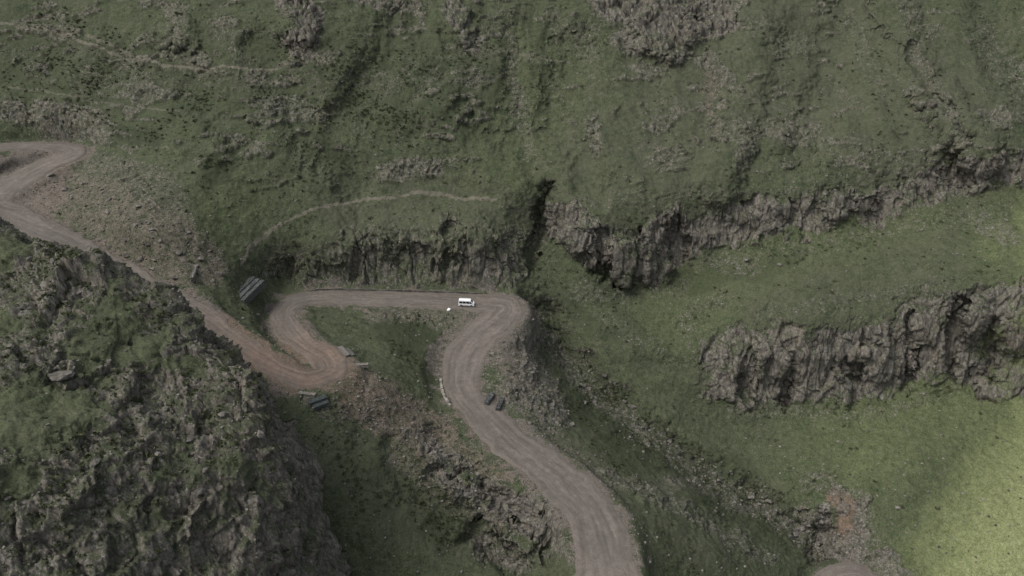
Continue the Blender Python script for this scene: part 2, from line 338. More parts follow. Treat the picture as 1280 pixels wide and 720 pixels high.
# masks
rock, cliff, dirt, path, lush_sun, dark, red, dry = [Z() for _ in range(8)]
for pt, r, s, a in [([(365, 3), (388, 25), (376, 56)], 13, 14, .95), ([(450, 5), (520, 12)], 7, 10, .7), ([(565, 8), (578, 30), (590, 58)], 9, 10, .75), ([(765, 5), (830, 20), (890, 22)], 22, 14, 1), ([(775, 50), (850, 60)], 10, 14, .75),
                    ([(880, 75), (905, 100)], 10, 12, .65), ([(225, 15), (215, 60), (250, 78)], 9, 14, .62), ([(180, 4), (222, 8)], 6, 8, .65), ([(15, 140), (120, 152)], 10, 12, .72), ([(335, 128), (400, 140)], 9, 12, .62),
                    ([(480, 216), (548, 208)], 7, 10, .7), ([(640, 50), (646, 160)], 3, 14, .6), ([(742, 150), (746, 182)], 6, 9, .65), ([(1140, 50), (1190, 150), (1212, 178)], 5, 16, .62), ([(1128, 0), (1165, 40)], 8, 14, .55),
                    ([(890, 160), (1015, 168)], 9, 14, .6), ([(150, 215), (188, 250)], 8, 12, .6), ([(890, 455), (905, 450)], 12, 14, .55), ([(640, 325), (650, 345)], 8, 10, .7), ([(415, 312), (418, 345)], 8, 10, .6),
                    ([(605, 500), (650, 485), (690, 520)], 14, 14, .70), ([(655, 430), (680, 480), (700, 520)], 8, 12, .66), ([(560, 585), (620, 630), (692, 672)], 15, 16, .88), ([(552, 575), (580, 590)], 10, 9, .9), ([(688, 630), (700, 690)], 9, 9, .9), ([(600, 680), (650, 700)], 10, 14, .75), ([(510, 545), (560, 575)], 8, 14, .62),
                    (STREAM, 7, 22, .58), ([(760, 590), (860, 640), (960, 700)], 5, 12, .6), ([(1020, 660), (1000, 640)], 8, 10, .7), ([(640, 20), (560, 60), (700, 75)], 3, 10, .5), ([(1230, 280), (1260, 300)], 10, 14, .6), ([(880, 330), (940, 330)], 8, 14, .55),
                    ([(940, 620), (990, 660), (1020, 700)], 9, 14, .64), ([(480, 390), (560, 400)], 5, 9, .5), ([(390, 500), (420, 520)], 10, 14, .55), ([(1040, 690), (1110, 700), (1130, 725)], 9, 12, .75), ([(1010, 600), (1075, 620), (1085, 670)], 8, 18, .58), ([(1028, 640), (1030, 690)], 6, 8, .9), ([(1078, 625), (1080, 670)], 6, 8, .8), ([(1040, 670), (1075, 680)], 6, 8, .8), ([(1050, 640)], 8, 9, .7),
                    ([(450, 310), (640, 312)], 26, 16, .56), ([(340, 335), (430, 328)], 9, 16, .6), ([(100, 100), (170, 110)], 8, 20, .48), ([(440, 100), (600, 95)], 6, 20, .48), ([(270, 30), (320, 90)], 8, 20, .5), ([(690, 20), (740, 60)], 10, 20, .5), ([(930, 30), (1010, 60)], 8, 20, .48), ([(1230, 40), (1280, 120)], 10, 25, .52), ([(1060, 20), (1100, 110)], 6, 20, .48),
                    ([(690, 90), (720, 180)], 2, 18, .45), ([(820, 100), (850, 200)], 2, 18, .42), ([(360, 170), (440, 260)], 2, 18, .44), ([(880, 440), (850, 400), (900, 370)], 6, 18, .5), ([(760, 400), (860, 460)], 4, 20, .42), ([(1060, 180), (1150, 215)], 6, 18, .47), ([(0, 60), (60, 100)], 6, 18, .46), ([(325, 390), (360, 440)], 3, 7, .6),
                    ([(720, 365), (850, 360)], 8, 20, .5), ([(880, 330), (1000, 310), (1140, 285), (1260, 262)], 5, 18, .46), ([(910, 515), (1100, 515), (1190, 485)], 4, 18, .5), ([(950, 395), (1180, 355)], 4, 18, .46), ([(720, 255), (1000, 240), (1180, 190)], 3, 18, .42)]:
    acc(rock, pt, r, s, a)
for pt, r, s, a in [([(706, 278), (728, 300), (765, 308), (800, 318), (836, 292)], 23, 16, 1), ([(770, 335), (815, 342)], 13, 14, 1), ([(845, 292), (900, 288), (960, 276), (1040, 264), (1100, 254), (1140, 238), (1195, 218), (1240, 214), (1310, 214)], 17, 16, 1),
                    ([(440, 333), (480, 334), (530, 328), (560, 326), (622, 332)], 21, 16, .82), ([(455, 305), (450, 345)], 12, 14, .74), ([(560, 292), (556, 345)], 16, 14, .74), ([(600, 308), (635, 318)], 16, 14, .74), ([(500, 303), (520, 308)], 12, 16, .68), ([(365, 338), (420, 335)], 8, 14, .6),
                    ([(925, 458), (960, 462), (1000, 458), (1060, 454), (1110, 446), (1160, 420), (1210, 408), (1250, 405), (1320, 405)], 42, 20, 1), ([(1262, 430), (1310, 435)], 66, 18, 1), ([(668, 340), (680, 250)], 9, 8, .75), ([(770, 8), (880, 20)], 18, 14, .9), ([(830, 45)], 14, 12, .8), ([(372, 10), (378, 48)], 9, 10, .8), ([(578, 15), (582, 45)], 6, 9, .65), ([(600, 640), (630, 665)], 10, 12, .7), ([(694, 645), (698, 690)], 6, 8, .7), ([(560, 585), (590, 605)], 6, 10, .6)]:
    acc(cliff, pt, r, s, a, warp=1.8)
for pt, r, s, a in [([(60, 235), (120, 250), (200, 290), (250, 330)], 26, 22, .64), ([(100, 210), (190, 225), (215, 270)], 18, 20, .54), ([(590, 405), (560, 430), (548, 445)], 14, 10, .75), ([(450, 495), (540, 545)], 26, 24, .70), ([(540, 545), (620, 600)], 10, 22, .6), ([(430, 470), (470, 490)], 14, 14, .74),
                    ([(630, 440), (650, 400), (655, 470)], 20, 16, .75), ([(640, 383), (656, 385)], 9, 10, .9), ([(655, 400), (668, 440), (690, 500)], 8, 16, .62), ([(600, 640), (660, 660)], 10, 12, .6), ([(1045, 622), (1062, 640), (1055, 672)], 12, 12, .78), ([(885, 85), (888, 140)], 6, 8, .58), ([(660, 540), (760, 600), (880, 610)], 6, 14, .55), ([(470, 392), (575, 398)], 8, 8, .6), ([(0, 215), (50, 200), (75, 205)], 14, 10, .85), ([(10, 240), (60, 240), (0, 280)], 20, 12, .85), ([(640, 480), (690, 530)], 18, 14, .55),
                    ([(640, 90), (660, 190)], 3, 20, .5), ([(740, 90), (745, 190)], 2, 12, .48), ([(1160, 130), (1215, 180)], 4, 14, .5), ([(500, 570), (600, 640)], 12, 22, .54), ([(1020, 690), (1100, 700)], 8, 14, .6), (STREAM, 6, 20, .5),
                    ([(60, 40), (190, 95), (330, 100)], 6, 26, .44), ([(900, 110), (1000, 150), (1040, 200)], 6, 30, .42), ([(700, 30), (760, 110)], 5, 26, .42)]:
    acc(dirt, pt, r, s, a)
for pt, r, s, a in [([(0, 28), (90, 48), (150, 70), (210, 86), (360, 84)], .7, 3.0, .82), ([(304, 326), (322, 300), (380, 266), (440, 250), (530, 240), (620, 250)], 1.0, 3.4, .84), ([(304, 330), (315, 306), (345, 285)], 1.2, 3.5, .95), ([(640, 65), (712, 80)], .5, 3, .64), ([(820, 85), (890, 42)], .5, 3, .62), ([(150, 180), (300, 190)], .4, 3, .5), ([(10, 110), (120, 128), (220, 136)], .5, 3, .62), ([(700, 550), (830, 640)], .4, 3, .45), ([(110, 45), (180, 75)], 1, 4, .70), ([(430, 75), (640, 66)], .4, 3, .52)]:
    acc(path, pt, r, s, a, warp=.4)
for pt, r, s, a in [([(1345, 670), (1300, 740)], 30, 240, 1.12), ([(1350, 420), (1350, 640)], 10, 160, .9), ([(1340, 300)], 20, 120, .65), ([(1080, 560), (1240, 500)], 20, 130, .36), ([(920, 340), (1020, 300), (1150, 270)], 10, 50, .25), ([(1245, 300)], 12, 50, .4), ([(860, 380)], 30, 60, .25), ([(260, 280), (300, 250)], 10, 40, .2), ([(680, 90), (640, 200)], 20, 60, .12)]:  # lush grass; the strokes along the right edge paint in the sun patch
    acc(lush_sun, pt, r, s, a)
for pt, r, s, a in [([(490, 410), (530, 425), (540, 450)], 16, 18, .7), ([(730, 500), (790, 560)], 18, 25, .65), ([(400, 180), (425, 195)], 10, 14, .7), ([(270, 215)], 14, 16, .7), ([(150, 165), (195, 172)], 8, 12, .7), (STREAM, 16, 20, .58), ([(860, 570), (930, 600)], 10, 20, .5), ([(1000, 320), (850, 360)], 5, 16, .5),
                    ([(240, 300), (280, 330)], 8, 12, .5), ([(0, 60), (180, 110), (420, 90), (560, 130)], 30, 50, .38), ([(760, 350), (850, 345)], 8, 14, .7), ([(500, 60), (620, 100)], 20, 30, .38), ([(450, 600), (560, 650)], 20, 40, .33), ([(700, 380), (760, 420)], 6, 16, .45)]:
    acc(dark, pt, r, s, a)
for pt, r, s, a in [([(440, 480), (540, 550), (620, 650)], 30, 30, .4), ([(1050, 645)], 25, 15, .9), ([(885, 110)], 15, 20, .4), ([(300, 430), (420, 480)], 20, 30, .7), ([(80, 240), (250, 330)], 25, 30, .15)]:
    acc(red, pt, r, s, a)
for pt, r, s, a in [([(880, 120), (1000, 60), (1150, 150)], 60, 80, .45), ([(740, 200), (860, 230)], 40, 50, .35), ([(450, 270), (600, 270)], 30, 40, .4), ([(950, 380), (1150, 330)], 30, 40, .25), ([(700, 540), (760, 640), (880, 680)], 20, 40, .3), ([(420, 560), (560, 680)], 20, 40, .3)]:
    acc(dry, pt, r, s, a)
rock, cliff, dirt, path, lush_sun, dark, red, dry = [a.ravel() for a in (rock, cliff, dirt, path, lush_sun, dark, red, dry)]
upper = sm((300-uv[:, 1])/120)
free = sm((DE-.6)/5.0)
cliff = cliff*np.clip(1.02+.55*fbm(flatP, 13, 3, .55, 51.), .3, 1)
# rock ledges that follow the strata
lg = pnoise(flatP[:, 0]/26, flatP[:, 1]/26, flatP[:, 2]/4.0)+.7*pnoise(flatP[:, 0]/7, flatP[:, 1]/7, flatP[:, 2]/1.8)+.6*fbm(flatP, 45, 2, off=4.)
lmask = sm((lg-.31)/.32)*(.35+.65*upper)*(1-np.clip(lush_sun*1.2, 0, .9))*free
gx = flatP[:, 0]+16*fbm(flatP, 45, 2, .5, 17.)+.35*flatP[:, 2]*np.sin(flatP[:, 0]/70)
gul = pnoise(gx/13, flatP[:, 1]/45, flatP[:, 2]/45)+.5*pnoise(gx/5.5, flatP[:, 1]/24, flatP[:, 2]/24)
scree = sm((-gul-.30)/.3)*upper*sm((fbm(flatP, 45, 2, .5, 91.)+.15)/.4)*free
scree = np.maximum(scree, .9*upper*free*sm((fbm(flatP, 22, 4, .6, 67.)-.30)/.35))
crag = sm((fbm(flatP, 30, 4, .6, 133.)-.46)/.22)*upper*free*(1-np.clip(lush_sun*1.5, 0, 1))
rk = np.maximum(np.maximum(np.maximum(rock, cliff), .66*lmask), .66*crag)*sm((DE+.2)/2.5)
D = free*((1.4+.7*upper)*fbm(flatP, 34, 3)+.5*fbm(flatP, 8, 3, .5, 3.)+.22*fbm(flatP, 1.7, 2, .6, 9.)+.9*gul*(.25+.75*upper)+.9*crag)
sel = np.nonzero(rk > .06)[0]; q = flatP[sel]; iscl = sm((cliff[sel]-.15)/.3)
wx = fbm(q, 10, 3, .55, 5., 5.)*1.7; wy = fbm(q, 10, 3, .55, 25., 5.)*1.7; wz = fbm(q, 9, 2, .5, 45.)*1.8
def layer(sc, zc, zn):          # cliffs: tall columns and buttresses; elsewhere: flat lying blocks
    zq = np.where(iscl > .5, zc, zn)
    return worley((q[:, 0]+wx)/sc, (q[:, 1]+wy)/sc, (q[:, 2]+wz)/(sc*zq))
e1, r1, t1 = layer(7.0, 5.5, .6); e2, r2, t2 = layer(2.7, 5., .6); e3, r3, t3 = layer(1.2, 4., .6)
amp = sm(rk[sel]*1.1)
D[sel] += free[sel]*amp*(iscl*(2.7*r1+2.0*t1+1.3*r2+1.0*t2+.5*r3+.25*t3-.75*np.exp(-e1/.06)-.4*np.exp(-e2/.06))+(1-iscl)*(1.0*r1+1.0*t1+.25+.6*r2+.6*t2+.4*r3+.25*t3))
strata = fbm(np.stack([q[:, 0]/9, q[:, 1]/9, q[:, 2]], -1), 7, 2, .5, 61.)
D[sel] += free[sel]*amp*iscl*.7*strata
D += free*lmask*.4
flatP = flatP+n0*D[:, None]
P = flatP.reshape(nV, nU, 3); N1 = grid_normals(P); nz = N1.reshape(-1, 3)[:, 2]
steep = sm((.45-nz)/.3)
grassy = sm((nz-.60)/.2)          # flat treads within the cliffs carry grass
rockf = np.clip(np.maximum(rk*.95-.40*grassy*(cliff > .2), .62*steep*(1-.5*np.clip(lush_sun, 0, 1))), 0, 1)*sm((DE+.5)/2)
edge = 4.8+4.2*fbm(flatP, 7, 3, .6, 15.)
dirtf = np.maximum(np.maximum(dirt, .47*scree), sm((edge-DE)/5.0)*.85)
dirtf = np.maximum(dirtf, .8*sm((.6-DE)/1.2))
me = np_mesh('terrain', flatP, grid_faces(nV, nU))
set_col(me, 'mask', np.stack([rockf, dirtf, path, lush_sun], -1)); set_col(me, 'mask2', np.stack([dark, red, dry, np.ones_like(dry)], -1))
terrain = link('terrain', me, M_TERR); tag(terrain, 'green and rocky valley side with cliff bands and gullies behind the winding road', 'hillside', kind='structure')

# ---------------------------------------------------------------- foreground hill
HC = """-128 183 -81;-114 178 -82;-100 172 -84;-87 168 -88;-75 162 -94.5;-65 156 -100;-56 151 -108;-53 144 -115;-51 135 -123;-50 123 -132
-90 100 -110;-101 129 -94;-114 154 -89;-75 106 -115;-63 114 -124;-65 136 -110;-81 133 -102;-87 152 -93;-70 148 -104
-43 150 -162;-39 160 -182;-51 168 -157;-70 186 -138;-90 190 -120;-95 202 -134;-108 192 -104;-115 212 -130;-140 205 -100;-150 228 -130;-165 190 -82;-172 215 -105;-180 238 -135;-60 175 -142
-30 150 -190;-30 130 -197;-40 132 -172;-40 112 -178;-48 98 -172;-90 66 -200;-60 66 -200;-130 66 -200;-180 66 -190;-170 150 -90;-140 110 -100;-30 66 -200;-120 85 -125;-80 85 -132;-170 100 -105;-20 190 -188;-100 240 -170"""
hp = np.array([tuple(map(float, s.split())) for l in HC.split('\n') for s in l.split(';')])
hev = tps(hp[:, :2], hp[:, 2], 2e-5)
hx = np.arange(-182, -10, .24); hy = np.arange(236, 66, -.24)
HX, HY = np.meshgrid(hx, hy); hz = hev(np.stack([HX.ravel(), HY.ravel()], -1)).reshape(HX.shape)
HP = np.stack([HX, HY, hz+CAMZ], -1).astype(f32); hn = grid_normals(HP).reshape(-1, 3); hf = HP.reshape(-1, 3)
def hblob(px, py, t, r):
    c = unproj(px, py, t); return sm((r*1.6-np.linalg.norm(hf-c, axis=1)-2.5*fbm(hf, 8, 2, .5, 11.))/(r*.8))
hgrass = np.maximum(np.maximum(hblob(45, 515, 157, 8), hblob(10, 620, 150, 5)), .85*sm((fbm(hf, 12, 3, .55, 83.)-.26)/.3)*sm((hn[:, 2]-.55)/.2))
hrock = sm((fbm(hf, 26, 3, .55, 2.)+.4*fbm(hf, 6, 2, .5, 7.)+1.0)/.8)*(1-.9*hgrass)
hw = hf+np.stack([fbm(hf, 9, 3, .5, 5.), fbm(hf, 9, 3, .5, 25.), fbm(hf, 9, 3, .5, 45.)], -1)*1.3
def hl(sc, zc):
    return worley(hw[:, 0]/sc, hw[:, 1]/sc, hw[:, 2]/(sc*zc))
e0, r0, t0 = hl(15., 1.6); e1, r1, t1 = hl(6.0, 1.3); e2, r2, t2 = hl(2.1, 1.0); e3, r3, t3 = hl(.85, .8)
HD = 3.0*fbm(hf, 24, 3)+.9*fbm(hf, 6, 3, .55, 3.)+.18*fbm(hf, 1.2, 2, .6, 9.)
HD += (.35+.65*hrock)*(1.5*r0+3.0*t0)*(1-.5*hgrass)
HD += hrock*(1.0*r1+1.6*t1+.55*r2+.8*t2+.27*r3+.3*t3-.35*np.exp(-e1/.05))
hf = hf+hn*HD[:, None]
hn2 = grid_normals(hf.reshape(HP.shape)).reshape(-1, 3); hst = sm((.82-hn2[:, 2])/.4)
hr = np.clip(.16+.33*hrock+.22*hrock*r2+.36*hst+.32*fbm(hf, 4, 3, .6, 71.)-.3*hgrass, 0, 1)
hme = np_mesh('hill', hf, grid_faces(*HX.shape))
o1 = np.zeros_like(hr)
set_col(hme, 'mask', np.stack([hr, .20*np.ones_like(hr), o1, .10*hgrass], -1)); set_col(hme, 'mask2', np.stack([.34*(1-hgrass), o1+.1, o1+.25, o1+1], -1))
hill = link('hill', hme, M_TERR); tag(hill, 'rocky scrub covered hill in the lower left, nearest the viewer', 'hill', kind='structure')

# ---------------------------------------------------------------- road ribbons
def ribbon(name, S, label):
    n = len(S); tan = np.gradient(S[:, :2], axis=0); L = np.linalg.norm(tan, axis=1, keepdims=True); tan /= L
    ang = np.unwrap(np.arctan2(tan[:, 1], tan[:, 0])); kap = np.gradient(ang)/L[:, 0]
    kap = np.convolve(np.pad(kap, 3, 'edge'), np.ones(7)/7, 'valid')
    nor = np.stack([-tan[:, 1], tan[:, 0]], -1); k = 21; s = np.arange(n, dtype=f32)*1.2
    hwL = S[:, 3]/2; hwR = S[:, 3]/2; z = np.zeros(n, f32)
    jit = lambda o: 1.5*pnoise(s/14+o, z+.3, z+o)+1.2*pnoise(s/5+o, z+1.3, z)+.9*pnoise(s/2.2+o, z+4.3, z)
    hwL = hwL+jit(3.7); hwR = hwR+jit(31.2)
    R = 1/np.maximum(np.abs(kap), 1e-4)
    hwL = np.where(kap > 0, np.minimum(hwL, R*.93), hwL); hwR = np.where(kap < 0, np.minimum(hwR, R*.93), hwR)
    co = np.zeros((n, k, 3), f32); uvs = np.zeros((n, k, 2), f32)
    for j in range(k):
        w = -1+2*j/(k-1); off = np.where(w > 0, w*hwL, w*hwR)
        co[:, j, :2] = S[:, :2]+nor*off[:, None]
        x = co[:, j, 0]; y = co[:, j, 1]
        zz = road_query(x, y, S)[1]
        co[:, j, 2] = zz+.05*(1-w*w)+.07*pnoise(x/2.5, y/2.5, z)+.05*math.cos(w*9)+.3*s/s.max()
        if j in (0, k-1): co[:, j, 2] = zz-.35
        uvs[:, j, 0] = j/(k-1); uvs[:, j, 1] = s
    fc = grid_faces(n, k)
    me = np_mesh(name, co.reshape(-1, 3), fc)
    ul = me.uv_layers.new(name='UVMap'); li = fc.ravel(); ul.data.foreach_set('uv', uvs.reshape(-1, 2)[li].ravel())
    rd = .15+.8*np.exp(-((S[:, 0]+66)**2+(S[:, 1]-200)**2)/26**2)
    a = me.attributes.new('red', 'FLOAT', 'POINT'); a.data.foreach_set('value', np.repeat(rd, k).astype(f32))
    if me.polygons[k*n//2].normal.z < 0: me.flip_normals()
    return tag(link(name, me, M_ROAD), label, 'road', kind='structure')
ribbon('road', RS1, 'winding gravel mountain road with hairpin bends climbing past the white van')
ribbon('road', RS2, 'short piece of gravel track in the valley at the bottom edge')

# ---------------------------------------------------------------- camera, world, sun
cam = bpy.data.cameras.new('camera'); co = bpy.data.objects.new('camera', cam); C.objects.link(co); bpy.context.scene.camera = co
co.location = (0, 0, CAMZ); co.rotation_euler = (math.radians(90)-PIT, 0, 0); cam.sensor_width = 36; cam.lens = 36*F/1280; cam.clip_end = 3000
EL, AZ = math.radians(56), math.radians(-115)     # azimuth measured from +Y towards +X
sd = Vector((math.sin(AZ)*math.cos(EL), math.cos(AZ)*math.cos(EL), math.sin(EL)))
sun = bpy.data.lights.new('sun', 'SUN'); sun.energy = 1.85; sun.angle = math.radians(20); sun.color = (1, .98, .945)
so = bpy.data.objects.new('sun', sun); C.objects.link(so); so.rotation_euler = sd.to_track_quat('Z', 'Y').to_euler(); so.location = (0, 0, 500)
w = bpy.data.worlds.new('World'); bpy.context.scene.world = w; w.use_nodes = True
sk = w.node_tree.nodes.new('ShaderNodeTexSky'); sk.sky_type = 'NISHITA'; sk.sun_disc = False; sk.sun_elevation = EL; sk.sun_rotation = AZ
sk.dust_density = 4.0; sk.air_density = 1.0
hs = w.node_tree.nodes.new('ShaderNodeHueSaturation'); hs.inputs['Saturation'].default_value = .4; hs.inputs['Value'].default_value = 1.2
w.node_tree.links.new(sk.outputs[0], hs.inputs['Color']); w.node_tree.links.new(hs.outputs[0], w.node_tree.nodes['Background'].inputs[0]); w.node_tree.nodes['Background'].inputs[1].default_value = .15
vsn = bpy.context.scene.view_settings; vsn.view_transform = 'Standard'; vsn.look = 'None'; vsn.exposure = 0

# ---------------------------------------------------------------- things on the ground
bpy.context.view_layer.update(); dg = bpy.context.evaluated_depsgraph_get()
def hit(px, py):
    a = (px-640)/F; b = (360-py)/F
    ok, loc, nor, idx, ob, m = bpy.context.scene.ray_cast(dg, Vector((0, 0, CAMZ)), Vector((a, CP+b*SP, -SP+b*CP)).normalized())
    return loc
def lump(r, seed, cuts=9, flat=1.0):
    rr = np.random.default_rng(seed); bm = bmesh.new(); bmesh.ops.create_icosphere(bm, subdivisions=3, radius=1)
    pl = [(Vector(rr.normal(size=3)).normalized(), rr.uniform(.45, .85)) for _ in range(cuts)]
    for v in bm.verts:
        for n, d in pl:
            e = v.co.dot(n)-d
            if e > 0: v.co -= n*e
        v.co *= 1+.05*rr.normal()
        v.co *= r; v.co.z *= flat
    return bm
BM = []
for k in range(14):
    bm = lump(1, 100+k, 11, random.uniform(.65, .95)); me_ = bpy.data.meshes.new('boulder'); bm.to_mesh(me_); bm.free(); BM.append(me_)
BMp = [m.copy() for m in BM]
for m in BM: m.materials.append(M_BOULDER)
for m in BMp: m.materials.append(M_PALE)
placed = []
def boulder(loc, r, label, group, pale=False):
    for p, q in placed:
        if (p-loc).length < (r+q)*.8: return False
    placed.append((loc.copy(), r))
    o = bpy.data.objects.new('boulder', random.choice(BMp if pale else BM)); C.objects.link(o)
    o.location = loc+Vector((0, 0, r*.12)); o.scale = (r*random.uniform(.8, 1.3), r*random.uniform(.7, 1.0), r*random.uniform(.65, 1.0))
    o.rotation_euler = (random.uniform(-.25, .25), random.uniform(-.25, .25), random.uniform(0, 6.28))
    tag(o, label, 'boulder', group); return True
boulder(hit(75, 470), 2.2, 'large rounded grey boulder near the left edge, beside the green patch of the foreground hill', None)
boulder(hit(322, 395), 1.3, 'single grey boulder on the verge between the two roads below the gabion steps', None)
inframe = (uv[:, 0] > 2) & (uv[:, 0] < 1278) & (uv[:, 1] > 2) & (uv[:, 1] < 716)
def scatter_main(strokes, n, rmin, rmax, label, group, pale=False):
    wv = Z()
    for pt, r, s in strokes: acc(wv, pt, r, s, 1.0)
    wv = wv.ravel()*inframe*(DE > 1.5); pr = wv/wv.sum(); got = 0
    for i in rng.choice(len(pr), n*4, p=pr):
        if got >= n: break
        got += boulder(Vector(flatP[i]), rmin+(rmax-rmin)*random.random()**2.2, label, group, pale)
scatter_main([([(60, 240), (120, 250), (200, 290), (250, 330)], 26, 14)], 48, .6, 1.5, 'brown grey boulder lying in the rubble slope above the left road bends', 'boulders in the rubble slope by the left bends')
scatter_main([([(605, 470), (650, 480), (690, 525)], 18, 14), ([(640, 420), (660, 470)], 14, 10)], 40, .5, 1.4, 'grey boulder on the stony bank right of the road below the van', 'boulders on the bank below the van')
scatter_main([(STREAM[1:-1], 8, 24)], 60, .6, 1.8, 'grey boulder lying in the narrow stream gully right of the road', 'boulders in the stream gully')
scatter_main([([(1050, 580), (1250, 560)], 60, 60)], 22, .35, .8, 'small pale boulder on the bright grass slope at the lower right', 'pale boulders on the bright grass slope', True)
scatter_main([([(880, 330), (1000, 310), (1150, 285), (1250, 290)], 10, 25)], 28, .5, 1.3, 'grey boulder fallen on the grass shelf between the two cliff bands', 'boulders between the two cliff bands')
scatter_main([([(430, 500), (520, 540), (600, 640)], 18, 14)], 24, .5, 1.1, 'boulder on the bare brown slope below the middle hairpin', 'boulders below the middle hairpin')
# foreground hill boulders
t_h = hf[:, 1]*CP-(hf[:, 2]-CAMZ)*SP; hpx = 640+F*hf[:, 0]/t_h; hpy = 360-F*(hf[:, 1]*SP+(hf[:, 2]-CAMZ)*CP)/t_h
okh = (hpx > 2) & (hpx < 380) & (hpy > 290) & (hpy < 715)
wv = okh*(hrock+.1)*(1-hgrass)*np.clip(hn2[:, 2], 0, 1); pr = wv/wv.sum(); got = 0
for i in rng.choice(len(pr), 500, p=pr, replace=False):
    if got >= 72: break
    got += boulder(Vector(hf[i]), .5+1.1*random.random()**2, 'weathered grey boulder half buried in the scrub of the foreground hill', 'boulders on the foreground hill')

# loose rubble and scrub (nobody could count them)
def scatter_idx(wt, n):
    pr = wt/wt.sum(); return rng.choice(len(wt), n, p=pr)
def rubble(name, centres, sizes, label):
    base = np.array([[-1, -1, -1], [1, -1, -1], [1, 1, -1], [-1, 1, -1], [-1, -1, 1], [1, -1, 1], [1, 1, 1], [-1, 1, 1]], f32)*.6
    fc = np.array([[0, 3, 2, 1], [4, 5, 6, 7], [0, 1, 5, 4], [1, 2, 6, 5], [2, 3, 7, 6], [3, 0, 4, 7]])
    n = len(centres); v = base[None]*(1+.7*(rng.random((n, 8, 3))-.5)); a = rng.random(n)*6.28; ca, sa = np.cos(a)[:, None], np.sin(a)[:, None]
    x = v[..., 0]*ca-v[..., 1]*sa; y = v[..., 0]*sa+v[..., 1]*ca; zt = v[..., 2]*.75+.45*x*(rng.random((n, 1))-.5)
    v = np.stack([x, y, zt], -1)*sizes[:, None, None]+centres[:, None, :]
    me = np_mesh(name, v.reshape(-1, 3), (fc[None]+8*np.arange(n)[:, None, None]).reshape(-1, 4), False)
    return tag(link(name, me, M_RUBBLE), label, 'stones', kind='stuff')
strm = Z(); acc(strm, STREAM, 6, 24, 1.0); strm = strm.ravel()*np.clip(.4+1.5*fbm(flatP, 14, 2, .5, 27.), .05, 1.5)
wr = inframe*(.25*rockf+.7*dirtf*sm((dirt-.3)/.3)+.06+.5*strm+.5*sm((6-DE)/5)+.2*scree)*(DE > .3)*(1-.9*np.clip(cliff, 0, 1))
i1 = scatter_idx(wr, 14000); i2 = scatter_idx(okh*(.3+hrock), 3500)
cc = np.vstack([flatP[i1], hf[i2]]); sz = (.15+.46*rng.random(len(cc))**4).astype(f32); sz[14000:] *= .75
sz[:14000] = np.where(DE[i1] < 4, np.minimum(sz[:14000], .38), sz[:14000])
rubble('rubble', cc, sz, 'loose grey and brown stones strewn over the slopes and road banks')
def scrub(name, centres, sizes, label, k=30):
    n = len(centres); d = rng.normal(size=(n, k, 3)); d /= np.linalg.norm(d, axis=-1, keepdims=True); d[..., 2] = np.abs(d[..., 2])*.6
    d[..., :2] *= (1+.8*rng.random((n, 1, 2)))
    c = d*(.35+.65*rng.random((n, k, 1))); e1 = rng.normal(size=(n, k, 3))*.34; e2 = rng.normal(size=(n, k, 3))*.34
    t = np.stack([c+e1, c-e1*.5+e2, c-e1*.5-e2], 2)*sizes[:, None, None, None]+centres[:, None, None, :]
    t = t.reshape(-1, 3)
    me = np_mesh(name, t, np.arange(len(t)).reshape(-1, 3), False)
    return tag(link(name, me, M_SCRUB), label, 'scrub', kind='stuff')
ws = inframe*(.10+1.6*dark+1.0*strm)*(1-.8*np.clip(cliff, 0, 1))*(1-np.clip(lush_sun*1.4, 0, .95))*(DE > 3)*(1-.6*np.clip(dirt, 0, 1))*np.clip(.4+1.6*fbm(flatP, 18, 2, .5, 33.), .03, 2)
i1 = scatter_idx(ws, 6500); i2 = scatter_idx(okh*(1-.7*hgrass)*np.clip(.5+1.2*fbm(hf, 10, 2, .5, 3.), .1, 2), 3400)
cc = np.vstack([flatP[i1], hf[i2]]); sz = (.18+.48*rng.random(len(cc))**3).astype(f32)
scrub('scrub', cc, sz, 'low dark green heath scrub growing over the slopes and the foreground hill')

# ---------------------------------------------------------------- gabions
def stone_box(sx, sy, sz, seed, rough=.045):
    rr = np.random.default_rng(seed); bm = bmesh.new()
    bmesh.ops.create_cube(bm, size=1); bmesh.ops.subdivide_edges(bm, edges=bm.edges[:], cuts=7, use_grid_fill=True)
    for v in bm.verts:
        v.co = Vector((v.co.x*sx, v.co.y*sy, (v.co.z+.5)*sz))+Vector(rr.normal(size=3))*rough
    return bm
def wires(sx, sy, sz):
    bm = bmesh.new()
    def bar(a, b, r=.03):
        a, b = Vector(a), Vector(b); d = b-a
        m = Matrix.Translation((a+b)/2)@d.to_track_quat('Z', 'Y').to_matrix().to_4x4()
        bmesh.ops.create_cone(bm, segments=6, radius1=r, radius2=r, depth=d.length, cap_ends=True, matrix=m)
    x, y = sx/2+.07, sy/2+.07; z0, z1 = 0, sz+.07
    for s in (-1, 1):
        for q in (-1, 1):
            bar((s*x, q*y, z0), (s*x, q*y, z1)); 
        bar((-x, s*y, z1), (x, s*y, z1)); bar((s*x, -y, z1), (s*x, y, z1)); bar((-x, s*y, z0+.05), (x, s*y, z0+.05))
    for k in range(1, max(2, int(sx/1.2))):
        xx = -x+2*x*k/max(2, int(sx/1.2)); bar((xx, -y, z1), (xx, y, z1)); bar((xx, -y, z0), (xx, -y, z1))
    return bm
